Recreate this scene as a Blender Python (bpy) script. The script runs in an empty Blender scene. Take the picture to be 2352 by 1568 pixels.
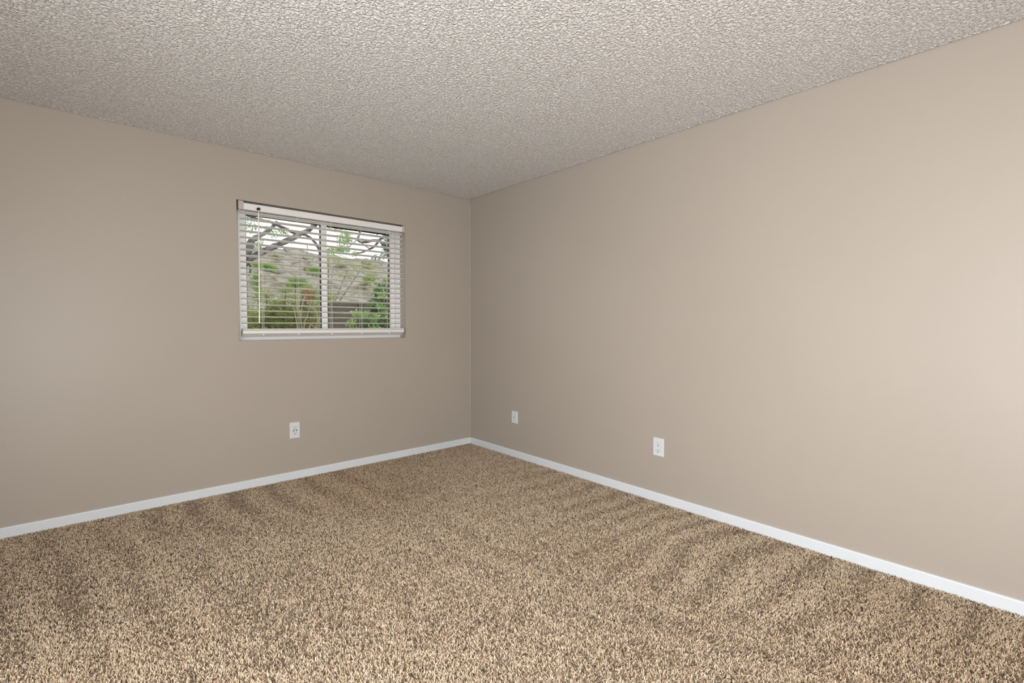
import bpy, bmesh, math, random
import numpy as np
from mathutils import Vector, Matrix

S = bpy.context.scene
COL = S.collection

# ------------------------------------------------------------------ camera
cam_d = bpy.data.cameras.new('camera')
cam_d.sensor_width = 36.0
cam_d.lens = 36.0 * 1093.57 / 2352.0
cam_d.clip_start = 0.05
cam_d.clip_end = 400
cam = bpy.data.objects.new('camera', cam_d)
COL.objects.link(cam)
yaw, pitch, roll = math.radians(41.6214), math.radians(-2.0503), math.radians(0.0875)
fw = Vector((math.sin(yaw) * math.cos(pitch), math.cos(yaw) * math.cos(pitch), math.sin(pitch)))
rt = Vector((math.cos(yaw), -math.sin(yaw), 0))
up = rt.cross(fw)
r2 = rt * math.cos(roll) + up * math.sin(roll)
u2 = -rt * math.sin(roll) + up * math.cos(roll)
m = Matrix((r2, u2, -fw)).transposed().to_4x4()
m.translation = Vector((-2.8692, -3.8607, 1.1963))
cam.matrix_world = m
S.camera = cam

# ------------------------------------------------------------------ colour management
S.view_settings.view_transform = 'Standard'
S.view_settings.look = 'None'
S.view_settings.gamma = 1.0
S.view_settings.use_curve_mapping = False
S.view_settings.exposure = 0.0

# ------------------------------------------------------------------ overcast sky
w = bpy.data.worlds.new('overcast_sky')
S.world = w
w.use_nodes = True
bg = w.node_tree.nodes['Background']
bg.inputs['Color'].default_value = (0.96, 0.975, 1.0, 1)
bg.inputs['Strength'].default_value = 1.6

# ------------------------------------------------------------------ room lights
def area(name, loc, direction, sx, sy, power, col):
    d = bpy.data.lights.new(name, 'AREA')
    d.shape = 'RECTANGLE'
    d.size, d.size_y = sx, sy
    d.energy = power
    d.color = col
    o = bpy.data.objects.new(name, d)
    COL.objects.link(o)
    o.location = loc
    o.rotation_euler = Vector(direction).to_track_quat('-Z', 'Z').to_euler()
    return o

# added lights at the plain side wall, no door there, standing in for daylight
area('side_fill_light', (-3.70, -4.10, 1.08), (1, 0.4, 0.08), 1.5, 1.95, 145, (0.955, 1.0, 1.08))
area('side_fill_light', (-3.70, -3.00, 1.08), (1, 0, 0), 0.9, 1.95, 34, (1.0, 1.0, 1.0))
# added fill light before the blank rear wall, which has no window
area('rear_fill_light', (-3.2, -4.90, 0.9), (0, 1, 0), 1.0, 1.6, 38, (1.05, 1.0, 0.93))
# added downward fill under the ceiling, out of view; no fixture there
area('overhead_fill_light', (-2.6, -4.5, 2.35), (0.35, 0.4, -1), 1.2, 0.8, 37, (1.08, 1.0, 0.88))

# ------------------------------------------------------------------ materials
def newmat(name, base=(0.8, 0.8, 0.8), rough=0.6, spec=0.5, metal=0.0):
    mt = bpy.data.materials.new(name)
    mt.use_nodes = True
    b = mt.node_tree.nodes['Principled BSDF']
    b.inputs['Base Color'].default_value = (*base, 1)
    b.inputs['Roughness'].default_value = rough
    b.inputs['Specular IOR Level'].default_value = spec
    b.inputs['Metallic'].default_value = metal
    return mt

def nd(mt, kind, **kw):
    n = mt.node_tree.nodes.new(kind)
    for k, v in kw.items():
        setattr(n, k, v)
    return n

def ln(mt, a, b):
    mt.node_tree.links.new(a, b)

def noise(mt, vec, scale, detail=2.0, rough=0.5, dist=0.0):
    n = nd(mt, 'ShaderNodeTexNoise')
    n.inputs['Scale'].default_value = scale
    n.inputs['Detail'].default_value = detail
    n.inputs['Roughness'].default_value = rough
    n.inputs['Distortion'].default_value = dist
    ln(mt, vec, n.inputs['Vector'])
    return n

def ramp(mt, fac, stops):
    r = nd(mt, 'ShaderNodeValToRGB')
    e = r.color_ramp.elements
    while len(e) < len(stops):
        e.new(0.5)
    for k, (p, c) in enumerate(stops):
        e[k].position = p
        e[k].color = (*c, 1) if len(c) == 3 else c
    ln(mt, fac, r.inputs['Fac'])
    return r

def mottled(name, c0, c1, scale, rough=0.6, spec=0.4, bump=0.0, bscale=None, bdist=0.001, detail=3):
    """procedural two-tone material with optional fine relief"""
    mt = newmat(name, c0, rough, spec)
    b = mt.node_tree.nodes['Principled BSDF']
    tc = nd(mt, 'ShaderNodeTexCoord')
    n = noise(mt, tc.outputs['Object'], scale, detail)
    r = ramp(mt, n.outputs['Fac'], [(0.32, c0), (0.68, c1)])
    ln(mt, r.outputs['Color'], b.inputs['Base Color'])
    if bump > 0:
        n2 = noise(mt, tc.outputs['Object'], bscale or scale * 4, 3)
        bp = nd(mt, 'ShaderNodeBump')
        bp.inputs['Strength'].default_value = bump
        bp.inputs['Distance'].default_value = bdist
        ln(mt, n2.outputs['Fac'], bp.inputs['Height'])
        ln(mt, bp.outputs['Normal'], b.inputs['Normal'])
    return mt

M = {}
M['wall'] = mottled('wall_paint', (0.388, 0.346, 0.299), (0.400, 0.357, 0.309), 1.2, 0.42, 0.35, 0.16, 160, 0.0008)
M['caulk'] = mottled('caulk', (0.43, 0.39, 0.34), (0.47, 0.43, 0.38), 9, 0.5, 0.35, 0.2, 70, 0.001)
M['trim'] = mottled('white_trim_paint', (0.655, 0.695, 0.735), (0.68, 0.72, 0.755), 3, 0.32, 0.45, 0.08, 60, 0.0008)
M['vinyl'] = mottled('white_vinyl', (0.85, 0.86, 0.87), (0.87, 0.88, 0.885), 4, 0.35, 0.4)
M['slat'] = mottled('faux_wood_slat', (0.80, 0.775, 0.73), (0.84, 0.81, 0.765), 12, 0.42, 0.4)
M['rail'] = mottled('blind_rail', (0.74, 0.74, 0.73), (0.77, 0.77, 0.76), 6, 0.38, 0.4)
M['cap'] = mottled('beige_bracket', (0.46, 0.40, 0.34), (0.50, 0.43, 0.37), 14, 0.45, 0.4)
M['cord'] = mottled('cream_cord', (0.72, 0.70, 0.62), (0.80, 0.78, 0.70), 300, 0.8, 0.2)
M['wand'] = mottled('wand_plastic', (0.80, 0.78, 0.74), (0.84, 0.82, 0.78), 40, 0.3, 0.5)
M['black'] = mottled('black_gasket', (0.012, 0.012, 0.013), (0.02, 0.02, 0.02), 60, 0.5, 0.3)
M['grey_seal'] = mottled('grey_seal', (0.12, 0.125, 0.13), (0.17, 0.175, 0.18), 60, 0.5, 0.3)
M['plate'] = mottled('white_plate', (0.63, 0.665, 0.70), (0.65, 0.685, 0.72), 30, 0.28, 0.5)
M['plate_hole'] = mottled('plate_hole', (0.01, 0.01, 0.01), (0.02, 0.02, 0.02), 90, 0.6, 0.2)
M['slot_grey'] = mottled('slot_grey', (0.10, 0.10, 0.10), (0.14, 0.14, 0.135), 90, 0.6, 0.2)
M['screw'] = mottled('painted_screw', (0.46, 0.46, 0.45), (0.52, 0.52, 0.51), 200, 0.4, 0.5)
M['bark'] = mottled('grey_bark', (0.045, 0.038, 0.034), (0.25, 0.245, 0.25), 9, 0.85, 0.2, 0.6, 30, 0.01)
M['bark2'] = mottled('brown_bark', (0.08, 0.06, 0.045), (0.17, 0.14, 0.11), 12, 0.85, 0.2, 0.5, 40, 0.006)
M['stem'] = mottled('dry_stem', (0.36, 0.29, 0.19), (0.52, 0.46, 0.34), 14, 0.8, 0.2)
M['dry_flower'] = mottled('dry_flower', (0.42, 0.17, 0.08), (0.55, 0.30, 0.16), 20, 0.8, 0.2)
M['fence'] = mottled('weathered_fence_board', (0.13, 0.115, 0.09), (0.20, 0.18, 0.145), 5, 0.85, 0.15, 0.5, 40, 0.004)
M['fence_cap'] = mottled('pale_fence_cap', (0.42, 0.41, 0.28), (0.52, 0.50, 0.36), 6, 0.85, 0.15, 0.3, 40, 0.003)
M['post'] = mottled('pale_post', (0.46, 0.45, 0.38), (0.54, 0.53, 0.46), 5, 0.8, 0.2, 0.3, 40, 0.003)
M['teal_box'] = mottled('dark_teal_paint', (0.035, 0.075, 0.07), (0.05, 0.10, 0.09), 4, 0.5, 0.4)
M['yard'] = mottled('yard_soil', (0.16, 0.13, 0.09), (0.26, 0.22, 0.15), 3, 0.95, 0.1, 0.6, 20, 0.02)
M['subfloor'] = mottled('subfloor', (0.25, 0.20, 0.15), (0.3, 0.25, 0.18), 5, 0.9, 0.1)

def leaf_mat(name, c0, c1, scale=6.0):
    mt = newmat(name, c0, 0.55, 0.35)
    b = mt.node_tree.nodes['Principled BSDF']
    g = nd(mt, 'ShaderNodeNewGeometry')
    n = noise(mt, g.outputs['Position'], scale, 2)
    r = ramp(mt, n.outputs['Fac'], [(0.35, c0), (0.65, c1)])
    ln(mt, r.outputs['Color'], b.inputs['Base Color'])
    tr = nd(mt, 'ShaderNodeBsdfTranslucent')
    ln(mt, r.outputs['Color'], tr.inputs['Color'])
    mx = nd(mt, 'ShaderNodeMixShader')
    mx.inputs['Fac'].default_value = 0.35
    ln(mt, b.outputs['BSDF'], mx.inputs[1])
    ln(mt, tr.outputs['BSDF'], mx.inputs[2])
    ln(mt, mx.outputs['Shader'], mt.node_tree.nodes['Material Output'].inputs['Surface'])
    return mt

M['leaf_pine'] = leaf_mat('needle_green', (0.24, 0.36, 0.08), (0.55, 0.58, 0.20), 9)
M['leaf_sap'] = leaf_mat('sapling_green', (0.20, 0.42, 0.07), (0.40, 0.55, 0.13), 9)
M['leaf_dark'] = leaf_mat('dark_leaf', (0.07, 0.17, 0.07), (0.22, 0.38, 0.13), 7)
M['leaf_bright'] = leaf_mat('bright_leaf', (0.24, 0.44, 0.13), (0.50, 0.66, 0.28), 9)
M['leaf_yel'] = leaf_mat('yellow_green_leaf', (0.38, 0.46, 0.15), (0.62, 0.63, 0.30), 6)
M['leaf_sky'] = leaf_mat('crown_leaf', (0.16, 0.30, 0.10), (0.32, 0.50, 0.18), 4)
M['leaf_teal'] = leaf_mat('blue_green_leaf', (0.07, 0.19, 0.12), (0.20, 0.36, 0.20), 4)
M['scrub'] = leaf_mat('olive_scrub', (0.24, 0.26, 0.12), (0.44, 0.45, 0.24), 1.2)
M['scrub_green'] = leaf_mat('green_scrub', (0.22, 0.42, 0.08), (0.42, 0.58, 0.16), 1.2)

# hillside: dry grass with grey rock and olive patches
mt = newmat('hillside_ground', (0.4, 0.38, 0.33), 0.95, 0.1)
b = mt.node_tree.nodes['Principled BSDF']
tc = nd(mt, 'ShaderNodeTexCoord')
mp = nd(mt, 'ShaderNodeMapping'); mp.inputs['Scale'].default_value = (1, 0.6, 2.4)
ln(mt, tc.outputs['Object'], mp.inputs['Vector'])
n = noise(mt, mp.outputs['Vector'], 1.3, 8, 0.7, 0.6)
r = ramp(mt, n.outputs['Fac'], [(0.30, (0.09, 0.09, 0.05)), (0.42, (0.21, 0.195, 0.135)), (0.52, (0.345, 0.32, 0.27)), (0.62, (0.43, 0.405, 0.36)), (0.74, (0.28, 0.30, 0.15))])
ln(mt, r.outputs['Color'], b.inputs['Base Color'])
n = noise(mt, tc.outputs['Object'], 3.0, 5, 0.6)
bp = nd(mt, 'ShaderNodeBump'); bp.inputs['Strength'].default_value = 0.8; bp.inputs['Distance'].default_value = 0.25
ln(mt, n.outputs['Fac'], bp.inputs['Height']); ln(mt, bp.outputs['Normal'], b.inputs['Normal'])
M['hill'] = mt

# glass: thin pane, clear with a faint reflection
mt = bpy.data.materials.new('window_glass')
mt.use_nodes = True
nt = mt.node_tree
nt.nodes.remove(nt.nodes['Principled BSDF'])
tr = nd(mt, 'ShaderNodeBsdfTransparent'); tr.inputs['Color'].default_value = (0.97, 0.985, 0.975, 1)
gl = nd(mt, 'ShaderNodeBsdfGlossy'); gl.inputs['Roughness'].default_value = 0.02
fr = nd(mt, 'ShaderNodeFresnel'); fr.inputs['IOR'].default_value = 1.45
mx = nd(mt, 'ShaderNodeMixShader')
ln(mt, fr.outputs['Fac'], mx.inputs['Fac']); ln(mt, tr.outputs['BSDF'], mx.inputs[1]); ln(mt, gl.outputs['BSDF'], mx.inputs[2])
ln(mt, mx.outputs['Shader'], nt.nodes['Material Output'].inputs['Surface'])
M['glass'] = mt

# ceiling: sprayed knock-down texture as fine relief
mt = newmat('sprayed_ceiling', (0.90, 0.885, 0.86), 0.34, 0.5)
b = mt.node_tree.nodes['Principled BSDF']
tc = nd(mt, 'ShaderNodeTexCoord')
n1 = noise(mt, tc.outputs['Object'], 82, 3.0, 0.5, 0.7)
r1 = ramp(mt, n1.outputs['Fac'], [(0.44, (0, 0, 0)), (0.66, (1, 1, 1))])
r1.color_ramp.interpolation = 'B_SPLINE'
n2 = noise(mt, tc.outputs['Object'], 260, 2, 0.5)
ma = nd(mt, 'ShaderNodeMath', operation='MULTIPLY_ADD'); ma.inputs[1].default_value = 0.10
ln(mt, n2.outputs['Fac'], ma.inputs[0]); ln(mt, r1.outputs['Color'], ma.inputs[2])
bp = nd(mt, 'ShaderNodeBump'); bp.inputs['Strength'].default_value = 1.0; bp.inputs['Distance'].default_value = 0.012
ln(mt, ma.outputs[0], bp.inputs['Height']); ln(mt, bp.outputs['Normal'], b.inputs['Normal'])
M['ceiling'] = mt

# carpet: yarn colour per tuft from the mesh attribute
def carpet_mat(name, use_attr):
    mt = newmat(name, (0.3, 0.22, 0.15), 0.9, 0.15)
    b = mt.node_tree.nodes['Principled BSDF']
    b.inputs['Sheen Weight'].default_value = 0.12
    if use_attr:
        at = nd(mt, 'ShaderNodeAttribute'); at.attribute_name = 'yarn'
        ln(mt, at.outputs['Color'], b.inputs['Base Color'])
    else:
        tc = nd(mt, 'ShaderNodeTexCoord')
        n = noise(mt, tc.outputs['Object'], 240, 2)
        r = ramp(mt, n.outputs['Fac'], [(0.4, (0.13, 0.085, 0.055)), (0.6, (0.34, 0.26, 0.185))])
        ln(mt, r.outputs['Color'], b.inputs['Base Color'])
    return mt
M['pile'] = carpet_mat('carpet_yarn', True)
M['backing'] = carpet_mat('carpet_backing', False)

# ------------------------------------------------------------------ object helpers
def tag(o, label=None, cat=None, group=None, kind=None):
    if label: o['label'] = label
    if cat: o['category'] = cat
    if group: o['group'] = group
    if kind: o['kind'] = kind
    return o

def empty(name, loc=(0, 0, 0)):
    o = bpy.data.objects.new(name, None)
    COL.objects.link(o)
    o.location = loc
    o.empty_display_size = 0.1
    return o

def link(name, me, mat, parent=None, smooth=False):
    o = bpy.data.objects.new(name, me)
    COL.objects.link(o)
    if mat is not None:
        me.materials.append(mat)
    if parent is not None:
        o.parent = parent
        # geometry is given in world coordinates: shift by the parents' places
        off = Vector(); p = parent
        while p is not None:
            off += p.location; p = p.parent
        o.location = -off
    if smooth:
        me.polygons.foreach_set('use_smooth', [True] * len(me.polygons))
    return o

class MB:
    """collects shapes into one bmesh"""
    def __init__(self): self.bm = bmesh.new()
    def box(self, x0, x1, y0, y1, z0, z1, bev=0.0, seg=1):
        g = bmesh.ops.create_cube(self.bm, size=1.0)
        vs = g['verts']
        bmesh.ops.scale(self.bm, vec=(abs(x1 - x0), abs(y1 - y0), abs(z1 - z0)), verts=vs)
        bmesh.ops.translate(self.bm, vec=((x0 + x1) / 2, (y0 + y1) / 2, (z0 + z1) / 2), verts=vs)
        if bev > 0:
            es = list({e for v in vs for e in v.link_edges})
            bmesh.ops.bevel(self.bm, geom=es, offset=bev, segments=seg, affect='EDGES', profile=0.5)
        return self
    def prism(self, prof, axis, a, b):
        """extrude a closed 2D profile along x (prof = y,z) or y (prof = x,z) or z (prof = x,y)"""
        def mk(p, t):
            if axis == 'x': return (t, p[0], p[1])
            if axis == 'y': return (p[0], t, p[1])
            return (p[0], p[1], t)
        A = [self.bm.verts.new(mk(p, a)) for p in prof]
        B = [self.bm.verts.new(mk(p, b)) for p in prof]
        n = len(prof)
        for i in range(n):
            self.bm.faces.new((A[i], A[(i + 1) % n], B[(i + 1) % n], B[i]))
        self.bm.faces.new(A); self.bm.faces.new(B)
        return self
    def tube(self, pts, radii, n=8, cap=True):
        rings = []
        pts = [Vector(p) for p in pts]
        if not hasattr(radii, '__len__'): radii = [radii] * len(pts)
        for i, p in enumerate(pts):
            d = (pts[min(i + 1, len(pts) - 1)] - pts[max(i - 1, 0)]).normalized()
            s = d.orthogonal() if i == 0 else (prev - d * prev.dot(d))
            if s.length < 1e-6: s = d.orthogonal()
            s.normalize(); prev = s
            t = d.cross(s)
            rings.append([self.bm.verts.new(p + (s * math.cos(2 * math.pi * k / n) + t * math.sin(2 * math.pi * k / n)) * radii[i]) for k in range(n)])
        for a, c in zip(rings, rings[1:]):
            for k in range(n):
                self.bm.faces.new((a[k], a[(k + 1) % n], c[(k + 1) % n], c[k]))
        if cap:
            self.bm.faces.new(rings[0]); self.bm.faces.new(rings[-1])
        return self
    def build(self, name, mat, parent=None, smooth=False):
        bmesh.ops.recalc_face_normals(self.bm, faces=self.bm.faces)
        me = bpy.data.meshes.new(name)
        self.bm.to_mesh(me); self.bm.free()
        return link(name, me, mat, parent, smooth)

def rawmesh(name, V, F, mat, parent=None, smooth=False, loc_off=True):
    """V (n,3) array, F list/array of quads or tris of one size"""
    V = np.asarray(V, np.float32); F = np.asarray(F, np.int32)
    me = bpy.data.meshes.new(name)
    me.vertices.add(len(V)); me.vertices.foreach_set('co', V.ravel())
    k = F.shape[1]
    me.loops.add(F.size); me.loops.foreach_set('vertex_index', F.ravel())
    me.polygons.add(len(F)); me.polygons.foreach_set('loop_start', np.arange(0, F.size, k, dtype=np.int32))
    me.update(calc_edges=True); me.validate()
    return link(name, me, mat, parent, smooth)

# ------------------------------------------------------------------ room shell
H = 2.44
XW0, YW0 = -3.75, -4.95           # far ends of the room behind the camera
WX0, WX1, WZ0, WZ1 = -2.065, -0.725, 1.075, 2.083   # window opening in the left wall
T = 0.20

def struct(o): return tag(o, kind='structure')

mb = MB()
mb.box(XW0 - T, WX0, 0, T, -0.03, H + 0.0099)
mb.box(WX1, T, 0, T, -0.03, H + 0.0099)
mb.box(WX0, WX1, 0, T, -0.03, WZ0)
mb.box(WX0, WX1, 0, T, WZ1, H + 0.0099)
bmesh.ops.remove_doubles(mb.bm, verts=mb.bm.verts, dist=1e-5)
struct(mb.build('wall_left', M['wall']))
struct(MB().box(0, T, YW0 - T, 0, -0.03, H + 0.0099).build('wall_right', M['wall']))
struct(MB().box(XW0 - T, 0, YW0 - T, YW0, -0.03, H + 0.0099).build('wall_rear', M['wall']))
struct(MB().box(XW0 - T, XW0, YW0, 0, -0.03, H + 0.0099).build('wall_side', M['wall']))
struct(MB().box(XW0 - T, T, YW0 - T, T, -0.13, -0.03).build('floor', M['subfloor']))

# ceiling: the sprayed coat stops a few millimetres short of the walls with a ragged edge
ceil = MB()
G = 0.014
ceil.box(XW0 - T, -G, YW0 - T, -G, H, H + 0.02)
ceil.box(XW0 - T, T, YW0 - T, T, H + 0.0099, H + 0.12)
ceil = struct(ceil.build('ceiling', M['ceiling']))
rng = np.random.default_rng(4)
def spray_edge(p0, p1, inward):
    L = math.dist(p0, p1); n = int(L / 0.004)
    t = np.linspace(0, 1, n)
    def wob(f, a):
        k = max(4, int(L * f)); return np.interp(t, np.linspace(0, 1, k), rng.random(k)) * a
    g_ = 0.0034 + wob(70, 0.0028) + wob(8, 0.0020)
    h_ = wob(75, 0.0022) * (wob(22, 1.0) > 0.3) + wob(6, 0.0012)
    base = np.outer(1 - t, (*p0, 0)) + np.outer(t, (*p1, 0))
    iv = np.array((*inward, 0.0))
    rows = []
    for off, z in ((np.full(n, G + 0.0005), np.full(n, H)), (g_ + 0.004, H - h_ * 0.8), (g_ + 0.0012, H - h_), (g_, H + 0.0012 - h_ * 0.4), (g_ + 0.0006, np.full(n, H + 0.011))):
        r_ = base + np.outer(off, iv)
        r_[:, 2] = z
        rows.append(r_)
    V = np.concatenate(rows)
    F = [(a * n + i, a * n + i + 1, (a + 1) * n + i + 1, (a + 1) * n + i) for a in range(4) for i in range(n - 1)]
    return rawmesh('spray_edge', V, F, M['ceiling'], ceil, True)
spray_edge((XW0, 0), (0, 0), (0, -1))
spray_edge((0, YW0), (0, 0), (-1, 0))

# baseboards
def baseboard(name, a, b, axis):
    hb = 0.0555
    prof = [(0, -0.012), (-0.012, -0.012), (-0.012, hb - 0.006), (-0.010, hb - 0.002), (-0.0065, hb), (0, hb)]
    return struct(MB().prism(prof, axis, a, b).build(name, M['trim']))
baseboard('baseboard_left', XW0, 0.0, 'x')
baseboard('baseboard_right', YW0, -0.0121, 'y')
# painted caulk bead down the corner of the two walls
mb = MB()
zs = np.linspace(0.056, H - 0.001, 60)
rr = np.random.default_rng(8)
pts = [(-0.0035 - rr.random() * 0.0008, -0.0035 - rr.random() * 0.0008, z) for z in zs]
mb.tube(pts, [0.0042 + rr.random() * 0.0009 for _ in zs], 8)
struct(mb.build('trim_1', M['caulk'], None, True))

# ------------------------------------------------------------------ window_1: white vinyl slider set back in the opening
win = struct(empty('window_1', (-1.395, 0.13, WZ0)))
D0, D1 = 0.10, 0.175
f = MB()
f.box(WX0, -2.040, D0, D1, WZ0, WZ1)                 # jambs, head, sill of the outer frame
f.box(-0.760, WX1, D0, D1, WZ0, WZ1)
f.box(-2.040, -0.760, D0, D1, WZ0, WZ0 + 0.030)
f.box(-2.040, -0.760, D0, D1, WZ1 - 0.035, WZ1)
f.build('window_frame', M['vinyl'], win)
def sash(x0, x1, z0, z1, y0, y1, wl, wr, wt, wb):
    s = MB()
    s.box(x0, x0 + wl, y0, y1, z0, z1, 0.002)
    s.box(x1 - wr, x1, y0, y1, z0, z1, 0.002)
    s.box(x0 + wl, x1 - wr, y0, y1, z1 - wt, z1, 0.001)
    s.box(x0 + wl, x1 - wr, y0, y1, z0, z0 + wb, 0.001)
    so = s.build('sash', M['vinyl'], win)
    g = 0.0075
    a0, a1, b0, b1 = x0 + wl, x1 - wr, z0 + wb, z1 - wt
    yy0, yy1 = y0 + 0.004, y1 - 0.004
    q = MB()
    q.box(a0, a0 + g * 0.4, yy0, yy1, b0, b1); q.box(a1 - g, a1, yy0, yy1, b0, b1)
    q.box(a0 + g * 0.4, a1 - g, yy0, yy1, b1 - g * 1.3, b1); q.box(a0 + g * 0.4, a1 - g, yy0, yy1, b0, b0 + g * 0.5)
    q.build('glass_gasket', M['black'], so)
    MB().box(a0 + g * 0.4, a1 - g, (y0 + y1) / 2 - 0.002, (y0 + y1) / 2 + 0.002, b0 + g * 0.5, b1 - g * 1.3).build('glass_pane', M['glass'], so)
    return so
# left sash (inner track), right sash (outer track)
sash(-2.038, -1.388, WZ0 + 0.031, WZ1 - 0.036, 0.104, 0.130, 0.054, 0.048, 0.034, 0.034)
sash(-1.425, -0.762, WZ0 + 0.031, WZ1 - 0.036, 0.136, 0.162, 0.040, 0.048, 0.034, 0.034)
MB().box(-0.810, -0.803, 0.1365, 0.145, WZ0 + 0.03, WZ1 - 0.035).build('weather_strip', M['grey_seal'], win)

# ------------------------------------------------------------------ window blind
bl = tag(empty('window_blind', (-1.395, 0.03, WZ0)),
         'white horizontal slatted blind hanging half open inside the window opening', 'blind')
BX0, BX1 = -2.036, -0.742
# headrail: shallow U channel with a rolled lip
prof = [(0.004, 2.024), (0.004, 2.0665), (0.007, 2.0685), (0.052, 2.0685), (0.052, 2.024), (0.049, 2.021), (0.007, 2.021)]
hr = MB().prism(prof, 'x', BX0 + 0.012, BX1 - 0.006).build('headrail', M['rail'], bl)
# box brackets at its ends
for x0, x1, lab in ((-2.052, -2.020, None), (-0.752, -0.7275, None)):
    c = MB()
    c.box(x0, x1, -0.0015, 0.003, 2.018, 2.0795, 0.001)
    c.box(x0, x1, 0.003, 0.056, 2.0765, 2.0795)
    c.box(x0 if x0 < -1 else x1 - 0.002, x0 + 0.002 if x0 < -1 else x1, 0.003, 0.056, 2.018, 2.0765)
    c.build('mounting_bracket', M['cap'], bl)
# slats: slightly crowned, back edge a little lower than the front
def slat_mesh(name, parent, zf, drop=0.006, yf=0.006, width=0.05, th=0.003, crown=0.0012, seed=0):
    rs = np.random.default_rng(seed)
    k = 5; top = []; bot = []
    for i in range(k):
        s_ = i / (k - 1)
        y = yf + s_ * width
        z = zf - drop * s_ + crown * (1 - (2 * s_ - 1) ** 2)
        top.append((y, z)); bot.append((y, z - th))
    prof = [(top[0][0] - 0.0008, zf - th * 0.5)] + top + [(top[-1][0] + 0.0008, top[-1][1] - th * 0.5)] + bot[::-1]
    o = MB().prism(prof, 'x', BX0, BX1).build(name, M['slat'], parent)
    return o
top_z, pitch = 1.9635, 0.04445
for i in range(18):
    slat_mesh('slat', bl, top_z - i * pitch)
# the topmost slat sits close under the headrail
slat_mesh('slat', bl, top_z + pitch - 0.001, drop=0.008)
slat_z = [top_z - i * pitch for i in range(18)]
# spare slats stacked on the bottom rail
for j in range(3):
    slat_mesh('stacked_slat', bl, 1.1625 - j * 0.0042, drop=0.0018, yf=0.004 + 0.0006 * j, crown=0.0008)
prof = [(0.002, 1.127), (0.003, 1.146), (0.006, 1.1495), (0.052, 1.1485), (0.056, 1.144), (0.057, 1.127), (0.052, 1.104), (0.049, 1.101), (0.046, 1.101), (0.042, 1.102)]
br = MB().prism(prof, 'x', BX0, BX1).build('bottom_rail', M['rail'], bl)
for x in (BX0 - 0.0025, BX1):
    MB().prism([(y * 0.94 + 0.0017, (z - 1.126) * 0.94 + 1.126) for y, z in prof], 'x', x, x + 0.0025).build('end_cap', M['cap' if x > -1 else 'screw'], br)
# ladders: two strings, rungs under every slat; a lift cord between
for x in (-1.896, -1.644, -1.386, -1.134, -0.877):
    lad = MB()
    for y in (0.0035, 0.0585):
        lad.tube([(x, y, 2.022), (x, y - 0.0005, 1.6), (x, y, 1.15)], 0.00085, 5)
    for z in slat_z:
        lad.tube([(x + 0.004, 0.0035, z - 0.006), (x + 0.004, 0.0585, z - 0.012)], 0.0005, 4)
    lad.build('ladder_string', M['cord'], bl)
    MB().tube([(x - 0.0085, 0.003, 2.022), (x - 0.0082, 0.003, 1.15)], 0.0010, 5).build('lift_cord', M['cord'], bl)
    bt = MB()
    bt.tube([(x - 0.004, 0.006, 1.117), (x - 0.004, 0.016, 1.117)], [0.0048, 0.0058], 12)
    bt.build('cord_button', M['wand'], bl)
    lp = MB()
    lp.tube([(x - 0.013, 0.003, 1.150), (x - 0.003, 0.001, 1.139), (x + 0.009, 0.0025, 1.151)], 0.0013, 5)
    lp.build('cord_loop', M['wand'], bl)
# tilt wand with its clip and hook
wd = MB()
wd.tube([(-1.924, -0.012, 2.006), (-1.927, -0.010, 1.62), (-1.930, -0.006, 1.203)], 0.0046, 6)
wo = wd.build('tilt_wand', M['wand'], bl)
hk = MB(); hk.tube([(-1.924, -0.012, 2.030), (-1.921, -0.014, 2.022), (-1.9235, -0.0125, 2.012), (-1.924, -0.012, 2.005)], 0.0016, 6)
hk.build('wand_hook', M['wand'], wo)
ck = MB(); ck.box(-1.934, -1.914, -0.016, 0.0045, 2.026, 2.044, 0.002); ck.build('tilter_clip', M['black'], bl)

# ------------------------------------------------------------------ wall plates
class OnWall:
    """builds in coordinates (s, d, z): s along the wall, d out of the wall into the room"""
    def __init__(self, wall): self.wall = wall
    def pt(self, s, d, z):
        return (s, -d, z) if self.wall == 'left' else (-d, s, z)
    def box(self, mb, s0, s1, d0, d1, z0, z1, bev=0.0, seg=1):
        a, c = self.pt(s0, d0, z0), self.pt(s1, d1, z1)
        mb.box(min(a[0], c[0]), max(a[0], c[0]), min(a[1], c[1]), max(a[1], c[1]), z0, z1, bev, seg)
    def disc(self, mb, s, z, d0, d1, r, n=14, r1=None):
        mb.tube([self.pt(s, d0, z), self.pt(s, d1, z)], [r, r1 or r], n)

def plate_body(W_, s, z, w_, h_, th=0.0062):
    """wall plate with a chamfered rim"""
    mb = MB()
    o = [(-1, -1), (1, -1), (1, 1), (-1, 1)]
    def ring(hw, hh, d):
        return [mb.bm.verts.new(W_.pt(s + a * hw, d, z + c * hh)) for a, c in o]
    rings = [ring(w_ / 2, h_ / 2, 0.0002), ring(w_ / 2, h_ / 2, th * 0.45), ring(w_ / 2 - 0.0035, h_ / 2 - 0.0035, th), ]
    for a, c in zip(rings, rings[1:]):
        for k in range(4): mb.bm.faces.new((a[k], a[(k + 1) % 4], c[(k + 1) % 4], c[k]))
    mb.bm.faces.new(rings[-1]); mb.bm.faces.new(rings[0])
    return mb

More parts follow.
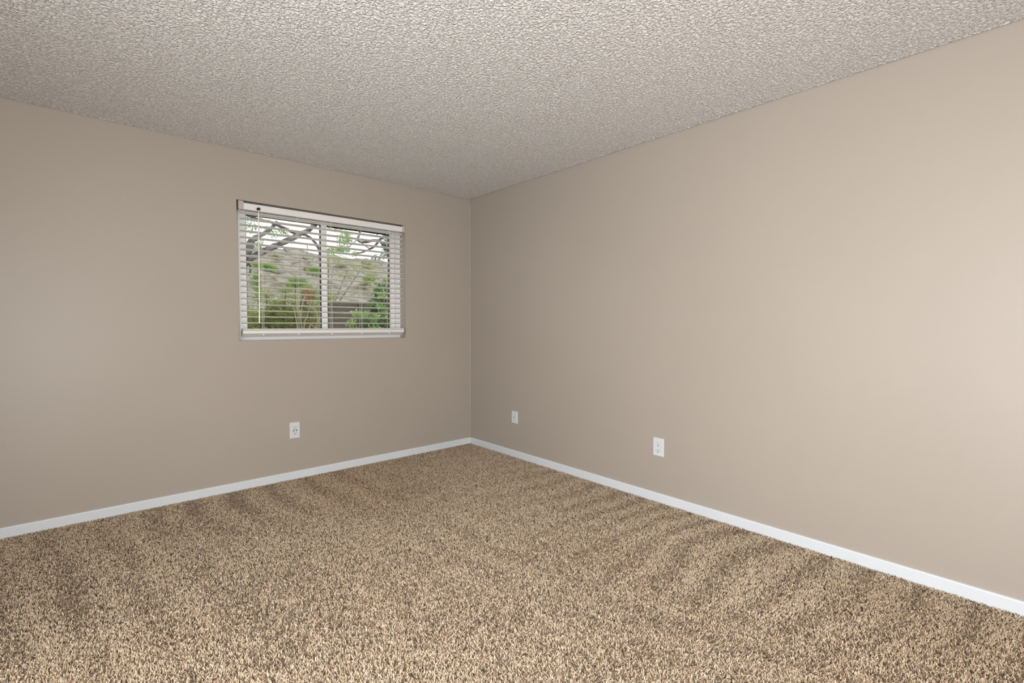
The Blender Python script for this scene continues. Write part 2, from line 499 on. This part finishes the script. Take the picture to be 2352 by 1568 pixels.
def outlet(wall, s, z, w_, h_, label, usb, sgn):
    """sgn: +1 when increasing s runs to the right as seen from the room"""
    W_ = OnWall(wall)
    root = empty('wall_outlet', W_.pt(s, 0, z))
    tag(root, label, 'outlet')
    plate_body(W_, s, z, w_, h_).build('wall_plate', M['plate'], root)
    mb = MB(); W_.box(mb, s - 0.0174, s + 0.0174, 0.0045, 0.0064, z - 0.0341, z + 0.0341)
    mb.build('seam', M['slot_grey'], root)
    mb = MB(); W_.box(mb, s - 0.0170, s + 0.0170, 0.004, 0.0076, z - 0.0337, z + 0.0337, 0.0008)
    face = mb.build('receptacle', M['plate'], root)
    f_ = 0.0072; t_ = 0.0078
    for zo in ((0.0225, -0.0195) if not usb else (0.0245, -0.0175)):
        for so, hh in ((-0.0063, 0.0042), (0.0063, 0.0034)):
            mb = MB(); W_.box(mb, s + sgn * so - 0.0014, s + sgn * so + 0.0014, f_, t_, z + zo - hh, z + zo + hh)
            mb.build('slot', M['slot_grey'], face)
        mb = MB(); W_.disc(mb, s, z + zo - 0.0118, f_, t_ + 0.0001, 0.0033)
        mb.build('ground_hole', M['plate_hole'], face)
    if usb:
        for so in (-0.0102, 0.0102):
            mb = MB(); W_.box(mb, s + so - 0.0029, s + so + 0.0029, f_, t_ + 0.0001, z - 0.0075, z + 0.006)
            mb.build('charging_port', M['plate_hole'], face)
    else:
        mb = MB(); W_.disc(mb, s, z + 0.001, f_, t_ + 0.0004, 0.0024)
        mb.build('screw', M['screw'], face)
    for zo in (h_ / 2 - 0.014, -h_ / 2 + 0.014):
        mb = MB(); W_.disc(mb, s, z + zo, 0.005, 0.0068, 0.0023, 12)
        mb.build('plate_screw', M['plate'], root)
    return root

outlet('left', -1.6925, 0.374, 0.0755, 0.1245, 'white outlet with two charging ports below the window', True, 1)
outlet('right', -2.1295, 0.368, 0.081, 0.1235, 'white duplex outlet on the long wall right of the corner', False, -1)
W_ = OnWall('right')
root = tag(empty('cable_wall_plate', (0, -0.6715, 0.356)),
           'small white cable plate with one centre hole, nearest the corner', 'wall plate')
plate_body(W_, -0.6715, 0.356, 0.077, 0.110).build('wall_plate', M['plate'], root)
mb = MB(); W_.disc(mb, -0.6715, 0.357, 0.005, 0.0075, 0.0062, 6); cn = mb.build('cable_jack', M['screw'], root)
mb = MB(); W_.disc(mb, -0.6715, 0.357, 0.007, 0.0078, 0.0042); mb.build('jack_hole', M['plate_hole'], cn)
for zo in (0.042, -0.042):
    mb = MB(); W_.disc(mb, -0.6715, 0.356 + zo, 0.005, 0.0070, 0.0030, 12); mb.build('screw', M['screw'], root)

# ------------------------------------------------------------------ carpet
carpet = tag(MB().box(XW0, 0, YW0, 0, -0.0295, -0.010).build('carpet', M['backing']),
             'wall-to-wall beige and brown flecked carpet with vacuum marks', 'carpet')

def value_noise(x, y, f, rs, oct=1):
    out = np.zeros_like(x); amp = 1.0; tot = 0
    for o_ in range(oct):
        g = rs.random((96, 96))
        u = (x + 7.3) * f; v = (y + 11.1) * f
        i = np.floor(u).astype(int); j = np.floor(v).astype(int)
        a = u - i; c = v - j
        a = a * a * (3 - 2 * a); c = c * c * (3 - 2 * c)
        i0, i1, j0, j1 = i % 96, (i + 1) % 96, j % 96, (j + 1) % 96
        out += amp * ((g[i0, j0] * (1 - a) + g[i1, j0] * a) * (1 - c) + (g[i0, j1] * (1 - a) + g[i1, j1] * a) * c)
        tot += amp; amp *= 0.5; f *= 2
    return out / tot

rs = np.random.default_rng(21)
def scatter(dens, x0, x1, y0, y1):
    n = int((x1 - x0) * (y1 - y0) * dens)
    return rs.uniform(x0, x1, n), rs.uniform(y0, y1, n)
# jittered grid keeps the tufts evenly set
def jgrid(step, x0, x1, y0, y1):
    gx = np.arange(x0 + step / 2, x1, step); gy = np.arange(y0 + step / 2, y1, step)
    X, Y = np.meshgrid(gx, gy); X = X.ravel(); Y = Y.ravel()
    return X + rs.uniform(-.5, .5, X.size) * step, Y + rs.uniform(-.5, .5, X.size) * step
ex, ey = XW0 + 0.002, YW0 + 0.002
X, Y = jgrid(0.0052, ex, -0.0145, ey, -0.0145)
near = (Y > -1.75 - (X + 3.12) * 0.887 - 0.40)      # the stretch of floor in front of the camera
keep = near | (rs.random(X.size) < 0.12)
X, Y, near = X[keep], Y[keep], near[keep]
N = X.size
big = np.where(near, 1.0, 2.0)
# nap direction: strokes of the vacuum cleaner, along y on the left part, along x beside the right wall
wob = value_noise(X, Y, 1.3, rs, 2)
sA = np.sin(2 * np.pi * (X + 0.22 * wob + 0.10 * Y) / 0.23)
sB = np.sin(2 * np.pi * (Y + 0.25 * wob + 0.08 * X) / 0.19)
zone = np.clip(((X + 1.15 + 0.5 * (value_noise(X, Y, 0.9, rs) - .5)) / 0.35), 0, 1)
patch = value_noise(X, Y, 1.6, rs, 3)
stroke = (1 - zone) * sA + zone * sB
stroke = stroke * np.clip((value_noise(X, Y, 1.1, rs, 2) - 0.25) * 2.4, 0.1, 1) + (patch - 0.5) * 1.6
sel = rs.random(N) < 0.5 + 0.45 * np.clip(stroke, -1.3, 1.3)      # brushed a little more one way than the other
angA = np.where(sel, -np.pi / 2, np.pi / 2)
angB = np.where(sel, np.pi, 0.0)
ang = np.where(rs.random(N) < zone, angB, angA) + rs.normal(0, 0.85, N)
reach = rs.uniform(0.0045, 0.0115, N) * big
width = rs.uniform(0.0022, 0.0036, N) * big
hgt = rs.uniform(0.0075, 0.0125, N)
dx, dy = np.cos(ang), np.sin(ang)
sx, sy = -dy, dx
curl = rs.normal(0, 0.0022, N)
base_z = np.full(N, -0.0105)
V = np.zeros((N, 7, 3), np.float32)
def put(k, fwd, side, z):
    V[:, k, 0] = X + dx * fwd + sx * side
    V[:, k, 1] = Y + dy * fwd + sy * side
    V[:, k, 2] = z
put(0, 0, -width * .42, base_z); put(1, -width * .35, 0, base_z + .0005); put(2, 0, width * .42, base_z)
put(3, reach * .55, -width * .55 + curl, base_z + hgt * .62)
put(4, reach * .42, curl, base_z + hgt * .62 + width * .38)
put(5, reach * .55, width * .55 + curl, base_z + hgt * .62)
put(6, reach, curl * 1.4, base_z + hgt * .98)
V[:, :, 0] = np.clip(V[:, :, 0], XW0, -0.0125); V[:, :, 1] = np.clip(V[:, :, 1], YW0, -0.0125)
tri = np.array([(0, 1, 4), (0, 4, 3), (1, 2, 5), (1, 5, 4), (3, 4, 6), (4, 5, 6)], np.int32)
F = (np.arange(N, dtype=np.int32)[:, None, None] * 7 + tri[None]).reshape(-1, 3)
# yarn colours: mostly tan, some mid brown, a few dark flecks; brownish worn patches
pal = np.array([(0.69, 0.57, 0.425), (0.59, 0.47, 0.34), (0.46, 0.335, 0.22), (0.21, 0.14, 0.085), (0.055, 0.036, 0.026)], np.float32)
pick = rs.choice(5, N, p=[0.44, 0.25, 0.12, 0.08, 0.11])
c = pal[pick] * rs.uniform(0.88, 1.12, (N, 1)).astype(np.float32)
soil = np.clip((value_noise(X, Y, 0.85, rs, 3) - 0.50) * 4, 0, 1)[:, None]
c = c * (1 - soil * np.array([0.09, 0.13, 0.17]))
c = c * (1 + np.clip(stroke, -1, 1)[:, None] * 0.07)  # light and dark sheen of the brushed nap, painted into the yarn colour
colr = np.ones((N, 7, 4), np.float32); colr[:, :, :3] = c[:, None, :]
pile = rawmesh('carpet_pile', V.reshape(-1, 3), F, M['pile'], carpet, True)
me = pile.data
a_ = me.attributes.new('yarn', 'FLOAT_COLOR', 'POINT')
a_.data.foreach_set('color', colr.ravel())
pile['kind'] = 'stuff'

# ------------------------------------------------------------------ outdoors
random.seed(5)
struct(MB().box(-14, 34, 0.21, 12, -0.5, -0.3).build('yard_ground', M['yard']))
# hillside
gx = np.linspace(-25, 70, 150); gy = np.linspace(9.5, 60, 90)
GX, GY = np.meshgrid(gx, gy)
rh = np.random.default_rng(3)
slope = -0.45 + 0.262 * (GY - 10)
slope = np.where(GY > 39, -0.45 + 0.262 * 29 - (GY - 39) * 0.1, slope)
GZ = slope + (value_noise(GX + 60, GY, 0.18, rh, 3) - 0.5) * 1.3 + (value_noise(GX + 60, GY, 0.9, rh, 2) - 0.5) * 0.55
n = gx.size
F = [(j * n + i, j * n + i + 1, (j + 1) * n + i + 1, (j + 1) * n + i) for j in range(gy.size - 1) for i in range(n - 1)]
struct(rawmesh('hillside', np.stack([GX.ravel(), GY.ravel(), GZ.ravel()], 1), F, M['hill'], None, True))
def hill_z(x, y):
    i = int(np.argmin(abs(gx - x))); j = int(np.argmin(abs(gy - y)))
    return float(GZ[j, i])

def leaves(name, blobs, count, size, mat, parent, aspect=2.2, droop=0.0, seed=1, bend=0.25):
    """folded leaf blades scattered in ellipsoidal clumps (cx,cy,cz,rx,ry,rz,weight)"""
    r_ = np.random.default_rng(seed)
    W = np.array([q[6] for q in blobs], float); W /= W.sum()
    ids = r_.choice(len(blobs), count, p=W)
    B = np.array([q[:6] for q in blobs])[ids]
    d = r_.normal(size=(count, 3)); d /= np.linalg.norm(d, axis=1)[:, None]
    rad = r_.random(count) ** 0.45
    P = B[:, :3] + d * B[:, 3:6] * rad[:, None]
    ax = r_.normal(size=(count, 3)); ax[:, 2] -= droop; ax /= np.linalg.norm(ax, axis=1)[:, None]
    sd = np.cross(ax, r_.normal(size=(count, 3))); sd /= np.linalg.norm(sd, axis=1)[:, None]
    nr = np.cross(ax, sd)
    L = size * r_.uniform(0.6, 1.3, count); w2 = L / aspect / 2
    V = np.stack([P, P + ax * (L * .5)[:, None] + sd * w2[:, None] + nr * (w2 * bend)[:, None],
                  P + ax * L[:, None], P + ax * (L * .5)[:, None] - sd * w2[:, None] + nr * (w2 * bend)[:, None]], 1)
    F = (np.arange(count)[:, None, None] * 4 + np.array([(0, 1, 2), (0, 2, 3)])[None]).reshape(-1, 3)
    o = rawmesh(name, V.reshape(-1, 3), F, mat, parent)
    o['kind'] = 'stuff'
    return o

def tufts(name, tips, per, length, wid, mat, parent, seed=2, upw=0.5):
    """bundles of long thin needles fanning from each tip"""
    r_ = np.random.default_rng(seed)
    T_ = np.repeat(np.array(tips, float)[:, :3], per, 0); n_ = len(T_)
    d = r_.normal(size=(n_, 3)); d[:, 2] += upw; d /= np.linalg.norm(d, axis=1)[:, None]
    s_ = np.cross(d, r_.normal(size=(n_, 3))); s_ /= np.linalg.norm(s_, axis=1)[:, None]
    L = (length * r_.uniform(.6, 1.25, n_))[:, None]
    T_ = T_ + r_.normal(size=(n_, 3)) * length * 0.12
    mid = T_ + d * L * .55; end = T_ + d * L + np.array([0, 0, -0.12]) * L
    V = np.stack([T_, mid + s_ * wid, end, mid - s_ * wid], 1)
    F = (np.arange(n_)[:, None, None] * 4 + np.array([(0, 1, 2), (0, 2, 3)])[None]).reshape(-1, 3)
    o = rawmesh(name, V.reshape(-1, 3), F, mat, parent)
    o['kind'] = 'stuff'
    return o

def limb(name, pts, r0, r1, mat, parent, n=9, sub=3, jit=0.012, seed=0):
    r_ = random.Random(seed)
    P = [Vector(p) for p in pts]; Q = []
    for i in range(len(P) - 1):
        for k in range(sub):
            t = k / sub
            a = P[max(i - 1, 0)]; b_ = P[i]; c_ = P[i + 1]; d_ = P[min(i + 2, len(P) - 1)]
            q = 0.5 * ((2 * b_) + (-a + c_) * t + (2 * a - 5 * b_ + 4 * c_ - d_) * t * t + (-a + 3 * b_ - 3 * c_ + d_) * t ** 3)
            Q.append(q + Vector([r_.uniform(-jit, jit) * 0.5 for _ in range(3)]))
    Q.append(P[-1])
    m_ = len(Q)
    R = [(r0 + (r1 - r0) * i / (m_ - 1)) * r_.uniform(0.88, 1.12) for i in range(m_)]
    return MB().tube(Q, R, n).build(name, mat, parent, True)

# --- the old tree with grey limbs just outside, its trunk left of the window
tr1 = tag(empty('grey_limbed_tree', (-1.15, 5.1, -0.3)),
          'old tree with thick crooked grey limbs, behind the left pane', 'tree')
limb('trunk', [(-1.25, 5.15, -0.35), (-1.12, 5.1, 0.8), (-1.02, 5.05, 1.66), (-0.96, 5.0, 2.14), (-0.86, 5.0, 2.42), (-0.80, 5.0, 2.6)], 0.11, 0.055, M['bark'], tr1, 10, seed=1)
limb('branch', [(-0.96, 5.0, 2.12), (-0.86, 5.0, 2.26), (-0.66, 5.0, 2.40), (-0.51, 5.02, 2.50), (-0.32, 5.0, 2.61), (-0.16, 5.0, 2.70), (-0.04, 5.0, 2.79), (0.10, 5.02, 2.87), (0.22, 5.05, 2.97), (0.42, 5.1, 3.18)], 0.056, 0.040, M['bark'], tr1, seed=2)
limb('branch', [(-0.05, 5.0, 2.79), (-0.21, 5.0, 2.83), (-0.38, 4.97, 2.88), (-0.56, 4.95, 2.93), (-0.76, 4.9, 2.94), (-0.95, 4.9, 3.0)], 0.028, 0.018, M['bark'], tr1, seed=3)
limb('branch', [(-0.02, 5.0, 2.81), (0.11, 5.0, 2.77), (0.20, 5.0, 2.70), (0.26, 5.0, 2.62), (0.30, 5.0, 2.52), (0.31, 5.0, 2.38)], 0.028, 0.018, M['bark'], tr1, seed=4)
limb('branch', [(-0.86, 5.0, 2.42), (-0.80, 4.98, 2.60), (-0.64, 4.97, 2.71), (-0.54, 4.95, 2.80), (-0.42, 4.95, 2.95)], 0.046, 0.026, M['bark'], tr1, seed=5)
limb('twig', [(-0.88, 5.0, 2.24), (-0.83, 5.0, 2.14), (-0.86, 5.0, 2.0)], 0.022, 0.010, M['bark'], tr1, seed=6)
limb('twig', [(-0.35, 5.0, 2.58), (-0.25, 5.0, 2.45), (-0.20, 5.0, 2.40)], 0.010, 0.006, M['bark'], tr1, seed=7)
limb('twig', [(0.0, 4.95, 2.38), (0.07, 4.95, 2.32), (0.12, 4.95, 2.30), (0.20, 4.95, 2.39)], 0.012, 0.006, M['bark'], tr1, seed=8)
limb('twig', [(0.06, 4.95, 2.63), (0.07, 4.95, 2.52), (0.06, 4.95, 2.42)], 0.006, 0.004, M['bark'], tr1, seed=9)
limb('twig', [(-0.22, 4.95, 2.20), (-0.14, 4.95, 2.27), (-0.05, 4.95, 2.29)], 0.012, 0.006, M['bark'], tr1, seed=10)
leaves('foliage', [(-0.78, 5.0, 3.0, .16, .2, .08, 3), (-0.5, 5.0, 2.78, .2, .2, .10, 3), (-0.72, 5.0, 2.55, .13, .2, .08, 3), (-0.30, 5.0, 2.80, .12, .2, .08, 1.2), (-0.85, 5, 2.8, .12, .2, .12, 2), (-0.15, 5, 2.66, .04, .1, .03, .3)],
       620, 0.045, M['leaf_sky'], tr1, 2.4, 0.3, 11)

# --- tree behind the right pane
tr2 = tag(empty('light_leaved_tree', (2.85, 7.2, -0.3)),
          'thin branched tree with light and blue green leaves, behind the right pane', 'tree')
limb('trunk', [(2.95, 7.3, -0.4), (2.90, 7.2, 1.0), (2.86, 7.1, 2.2), (2.78, 7.0, 3.15), (2.6, 7.0, 3.6)], 0.09, 0.05, M['bark2'], tr2, 9, seed=21)
limb('branch', [(2.84, 7.05, 2.75), (2.56, 7.0, 3.16), (2.36, 7.0, 3.22), (2.17, 7.0, 3.17), (1.99, 7.0, 3.14), (1.92, 7.0, 3.22), (2.0, 7.0, 3.48), (2.06, 7.0, 3.95)], 0.045, 0.020, M['bark'], tr2, seed=22)
limb('branch', [(2.70, 7.0, 3.40), (2.50, 7.0, 3.28), (2.36, 7.0, 3.10), (2.2, 7.0, 2.99), (1.98, 7.0, 2.89), (1.78, 7.0, 2.86)], 0.038, 0.014, M['bark'], tr2, seed=23)
limb('branch', [(1.98, 7.0, 3.14), (2.09, 7.0, 3.06), (2.24, 7.0, 3.00)], 0.018, 0.010, M['bark'], tr2, seed=24)
limb('twig', [(1.92, 7.0, 3.2), (1.7, 7.0, 3.0), (1.6, 7.0, 2.98), (1.4, 7.0, 2.85)], 0.012, 0.006, M['bark'], tr2, seed=25)
limb('twig', [(2.0, 7.0, 2.66), (2.1, 7.0, 2.76), (2.25, 7.0, 2.68)], 0.012, 0.006, M['bark'], tr2, seed=26)
leaves('foliage', [(1.38, 7.0, 3.42, .28, .3, .10, 3), (1.62, 7.0, 3.26, .15, .2, .06, 1.5), (1.60, 7.0, 3.12, .16, .3, .09, 3), (1.53, 7.0, 2.92, .20, .3, .10, 4),
                   (1.25, 7.0, 2.86, .16, .3, .08, 2), (1.80, 7.0, 2.85, .10, .2, .05, .8), (1.45, 7, 3.6, .3, .3, .1, 1.5)], 1500, 0.055, M['leaf_bright'], tr2, 2.4, 0.2, 12)
leaves('foliage', [(2.5, 7.0, 3.52, .16, .3, .10, 2), (2.68, 7.0, 3.38, .12, .2, .12, 2), (2.66, 7.0, 3.15, .13, .2, .14, 4), (2.70, 7.0, 2.95, .15, .3, .14, 4),
                   (2.42, 7.0, 2.82, .16, .3, .07, 2), (2.36, 7, 3.4, .09, .2, .08, .8)], 1300, 0.050, M['leaf_teal'], tr2, 2.2, 0.2, 13)

# --- shrubs on the far hillside
def hill_shrub(x, y, r_, mat, label, group, seed):
    z = hill_z(x, y)
    o = leaves('hillside_shrub', [(x, y, z + r_ * .35, r_, r_, r_ * .6, 1)], 260, r_ * 0.42, mat, None, 1.8, -0.4, seed)
    del o['kind']
    tag(o, label, 'shrub', group)
    return o
for k, (x, y, r_) in enumerate([(8.3, 29, .5), (11.2, 31, .4), (14.2, 33, .55), (15.9, 29, .6), (9.8, 24, .4),
                                (12.0, 22, .45), (13.6, 26, .5), (16.6, 25, .4), (7.2, 33, .45)]):
    hill_shrub(x, y, r_, M['scrub'], 'low olive-grey shrub on the dry hillside outside', 'olive shrubs on the hillside', 40 + k)
leaf_shr = [(12.0, 28.0, .5, 'bright green round shrub high on the hillside behind the right pane'),
            (5.6, 29.0, .6, 'bright green shrub on the hillside behind the left edge of the left pane')]
for k, (x, y, r_, lab) in enumerate(leaf_shr):
    hill_shrub(x, y, r_, M['scrub_green'], lab, None, 70 + k)

# --- wooden fence right of the middle of the window
fe = tag(empty('board_fence', (2.0, 4.0, -0.3)), 'weathered brown horizontal board fence low behind the right pane', 'fence')
zt = 1.555
rowh = 0.145
for i in range(12):
    z1 = zt - 0.03 - i * (rowh + 0.006)
    for (x0, x1) in ((-0.02, 0.60), (0.68, 2.45), (2.53, 4.4)):
        MB().box(x0, x1, 4.0 + 0.004 * (i % 2), 4.022 + 0.004 * (i % 2), z1 - rowh, z1, 0.003).build('board', M['fence'], fe)
for x in (0.60, 2.45):
    MB().box(x, x + 0.08, 3.985, 4.065, -0.35, zt - 0.02, 0.004).build('post', M['fence'], fe)
MB().box(-0.02, 4.4, 3.965, 4.075, zt - 0.024, zt + 0.0, 0.003).build('cap_rail', M['fence'], fe)
# pale gate posts beside it
for x0, x1, lab in ((-0.165, -0.108, 'pale grey post left of the board fence, left of the pair'), (-0.095, -0.035, 'pale grey post touching the board fence, right of the pair')):
    p_ = MB(); p_.box(x0, x1, 3.98, 4.05, -0.32, 1.44, 0.004); p_.box(x0 - 0.003, x1 + 0.003, 3.977, 4.053, 1.44, 1.455, 0.003)
    tag(p_.build('gate_post', M['post']), lab, 'post', 'pale gate posts')
bx = MB(); bx.box(-0.62, -0.10, 4.25, 4.75, -0.3, 1.30, 0.02, 2); bx.box(-0.64, -0.08, 4.23, 4.77, 1.30, 1.38, 0.02, 2)
tag(bx.build('garden_box', M['teal_box']), 'dark teal box standing behind curling stems, left of the pale posts', 'box')

# --- needle-leaved shrub filling the lower left pane
sh = tag(empty('needle_shrub', (-0.93, 3.1, -0.3)), 'large yellow-green needle-leaved shrub filling the lower left pane', 'shrub')
rp = random.Random(9)
stems = []
tips = []
for k in range(32):
    tx = rp.uniform(-1.42, -0.42); tz = rp.uniform(1.15, 1.68) if tx > -1.1 else rp.uniform(1.0, 1.40)
    ty = 3.05 + rp.uniform(-0.15, 0.15)
    b0 = (-0.93 + rp.uniform(-.12, .12), 3.1, -0.32)
    limb('stem', [b0, (b0[0] * .5 + tx * .5, ty, tz * .55), (tx, ty, tz)], 0.016, 0.007, M['bark2'], sh, 5, 3, seed=100 + k)
    for q in range(5):
        tips.append((tx + rp.gauss(0, .03), ty + rp.gauss(0, .04), tz - q * 0.08))
for k in range(70):
    tips.append((rp.uniform(-1.45, -0.62), 3.05 + rp.uniform(-0.15, 0.15), rp.uniform(0.75, 1.36)))
tufts('foliage', tips, 46, 0.12, 0.0026, M['leaf_pine'], sh, 31)
# slim sapling at the left edge of the pane
sp = tag(empty('pine_sapling', (-0.98, 3.9, -0.3)), 'slim bright green needle sapling near the left edge of the window', 'sapling')
limb('stem', [(-0.98, 3.9, -0.3), (-0.98, 3.9, 1.2), (-0.99, 3.9, 2.0)], 0.018, 0.006, M['bark2'], sp, 6, seed=60)
tufts('foliage', [(-0.99 + rp.gauss(0, .02), 3.9 + rp.gauss(0, .03), z) for z in (2.05, 2.02, 1.90, 1.86, 1.78, 1.73, 1.65, 1.58)], 55, 0.10, 0.0028, M['leaf_sap'], sp, 32, 0.7)
s2 = tag(empty('grass_shrub', (-0.48, 3.9, -0.3)), 'bright green tufted shrub top beside the dark gasket of the left pane', 'shrub')
limb('stem', [(-0.48, 3.9, -0.3), (-0.48, 3.9, 1.2), (-0.46, 3.9, 1.86)], 0.018, 0.006, M['bark2'], s2, 6, seed=61)
tufts('foliage', [(-0.48 + rp.gauss(0, .10), 3.9 + rp.gauss(0, .04), 1.81 + rp.gauss(0, .035)) for _ in range(16)] + [(-0.16 + rp.gauss(0, .04), 3.9, 2.04 + rp.gauss(0, .02)) for _ in range(5)], 45, 0.09, 0.0028, M['leaf_sap'], s2, 33, 0.5)

# dry flower stems
df = tag(empty('dry_flower_stems', (-0.737, 2.5, -0.30)), 'dry plant with orange-brown seed heads and curling pale stems', 'plant')
for k, pth in enumerate([[(-0.737, 2.5, -0.20), (-0.813, 2.5, 1.010), (-0.832, 2.5, 1.342), (-0.756, 2.5, 1.636)],
                         [(-0.718, 2.5, -0.20), (-0.671, 2.5, 1.010), (-0.623, 2.5, 1.247), (-0.671, 2.5, 1.408), (-0.756, 2.5, 1.389)],
                         [(-0.775, 2.5, -0.20), (-0.803, 2.5, 1.058), (-0.756, 2.5, 1.295), (-0.699, 2.5, 1.503)],
                         [(-0.699, 2.5, -0.20), (-0.737, 2.5, 1.086), (-0.642, 2.5, 1.143), (-0.595, 2.5, 1.295), (-0.576, 2.5, 1.484)],
                         [(-0.756, 2.5, -0.20), (-0.889, 2.5, 1.200), (-0.927, 2.5, 1.408)]]):
    limb('stem', pth, 0.007, 0.004, M['stem'], df, 5, 5, 0.006, seed=80 + k)
for x, z in ((-0.751, 1.640), (-0.775, 1.60), (-0.718, 1.58), (-0.746, 1.522)):
    leaves('seed_head', [(x, 2.5, z, .03, .03, .03, 1)], 90, 0.035, M['dry_flower'], df, 3.0, 0.6, int(-x * 1000)).pop('kind')

# --- leafy bush in the lower right corner, and its dark mass behind
rb = tag(empty('broad_leaved_bush', (0.55, 3.3, -0.3)), 'dark and bright green broad-leaved bush in the lower right of the window', 'bush')
for k in range(12):
    tx = rp.uniform(0.1, 0.75); tz = rp.uniform(1.1, 1.3) if tx < .4 else rp.uniform(1.3, 1.95)
    limb('stem', [(0.62 + rp.uniform(-.1, .1), 3.3, -0.3), (0.55 * .5 + tx * .5, 3.25, tz * .6), (tx, 3.15, tz)], 0.016, 0.006, M['bark2'], rb, 5, 3, seed=120 + k)
leaves('foliage', [(0.72, 3.35, 1.3, .20, .2, .50, 6), (0.70, 3.3, 1.72, .16, .2, .16, 2), (0.48, 3.35, 1.15, .25, .2, .20, 3), (.58, 3.3, 1.5, .10, .15, .10, 1)],
       3400, 0.062, M['leaf_dark'], rb, 2.0, 0.5, 14)
leaves('foliage', [(0.16, 3.1, 1.36, .06, .1, .04, 1), (0.08, 3.1, 1.22, .07, .1, .05, 1.2), (0.14, 3.1, 1.10, .07, .1, .05, 1.2), (0.45, 3.1, 1.30, .10, .1, .06, 1.6), (0.46, 3.1, 1.12, .12, .1, .06, 1.6),
                   (0.60, 3.1, 1.66, .07, .1, .06, 1), (.55, 3.1, 1.48, .05, .1, .04, .8), (.66, 3.1, 1.9, .05, .1, .07, .6), (0.62, 3.1, 1.4, .08, .1, .1, 1), (0.30, 3.1, 1.36, .04, .1, .03, .5)],
       900, 0.060, M['leaf_bright'], rb, 2.4, 0.5, 15)

# --- yellow-green shrub spreading behind the right pane
yg = tag(empty('yellow_green_shrub', (0.9, 6.1, -0.3)), 'tall yellow-green shrub rising beside the window mullion, right pane', 'shrub')
for k, (x, z) in enumerate(((0.73, 2.51), (0.83, 2.45), (0.78, 2.17), (0.96, 2.34), (0.87, 2.68), (1.3, 2.39), (1.64, 2.45))):
    limb('stem', [(0.92, 6.1, -0.3), (0.89, 6.1, 1.2), (x, 6.1, z)], 0.014, 0.006, M['bark2'], yg, 5, 3, seed=140 + k)
leaves('foliage', [(0.80, 6.1, 2.51, .12, .2, .16, 3), (0.78, 6.1, 2.11, .10, .2, .2, 2.4), (0.78, 6.1, 1.68, .12, .2, .10, 1.2), (1.10, 6.1, 2.59, .28, .2, .08, 2),
                   (1.47, 6.1, 2.45, .25, .2, .10, 1.6), (1.89, 6.1, 2.43, .16, .2, .16, 1.8), (1.25, 6.1, 2.25, .28, .2, .07, 1.2), (1.87, 6.1, 2.00, .14, .2, .16, 1.4), (1.47, 6.1, 1.88, .10, .2, .06, .4)],
       1700, 0.066, M['leaf_yel'], yg, 4.5, 0.4, 16)
tufts('foliage', [(0.02 + rp.gauss(0, .03), 3.8, 1.62 + rp.gauss(0, .04)) for _ in range(5)], 40, 0.10, 0.003, M['leaf_yel'], yg, 34, -0.2)
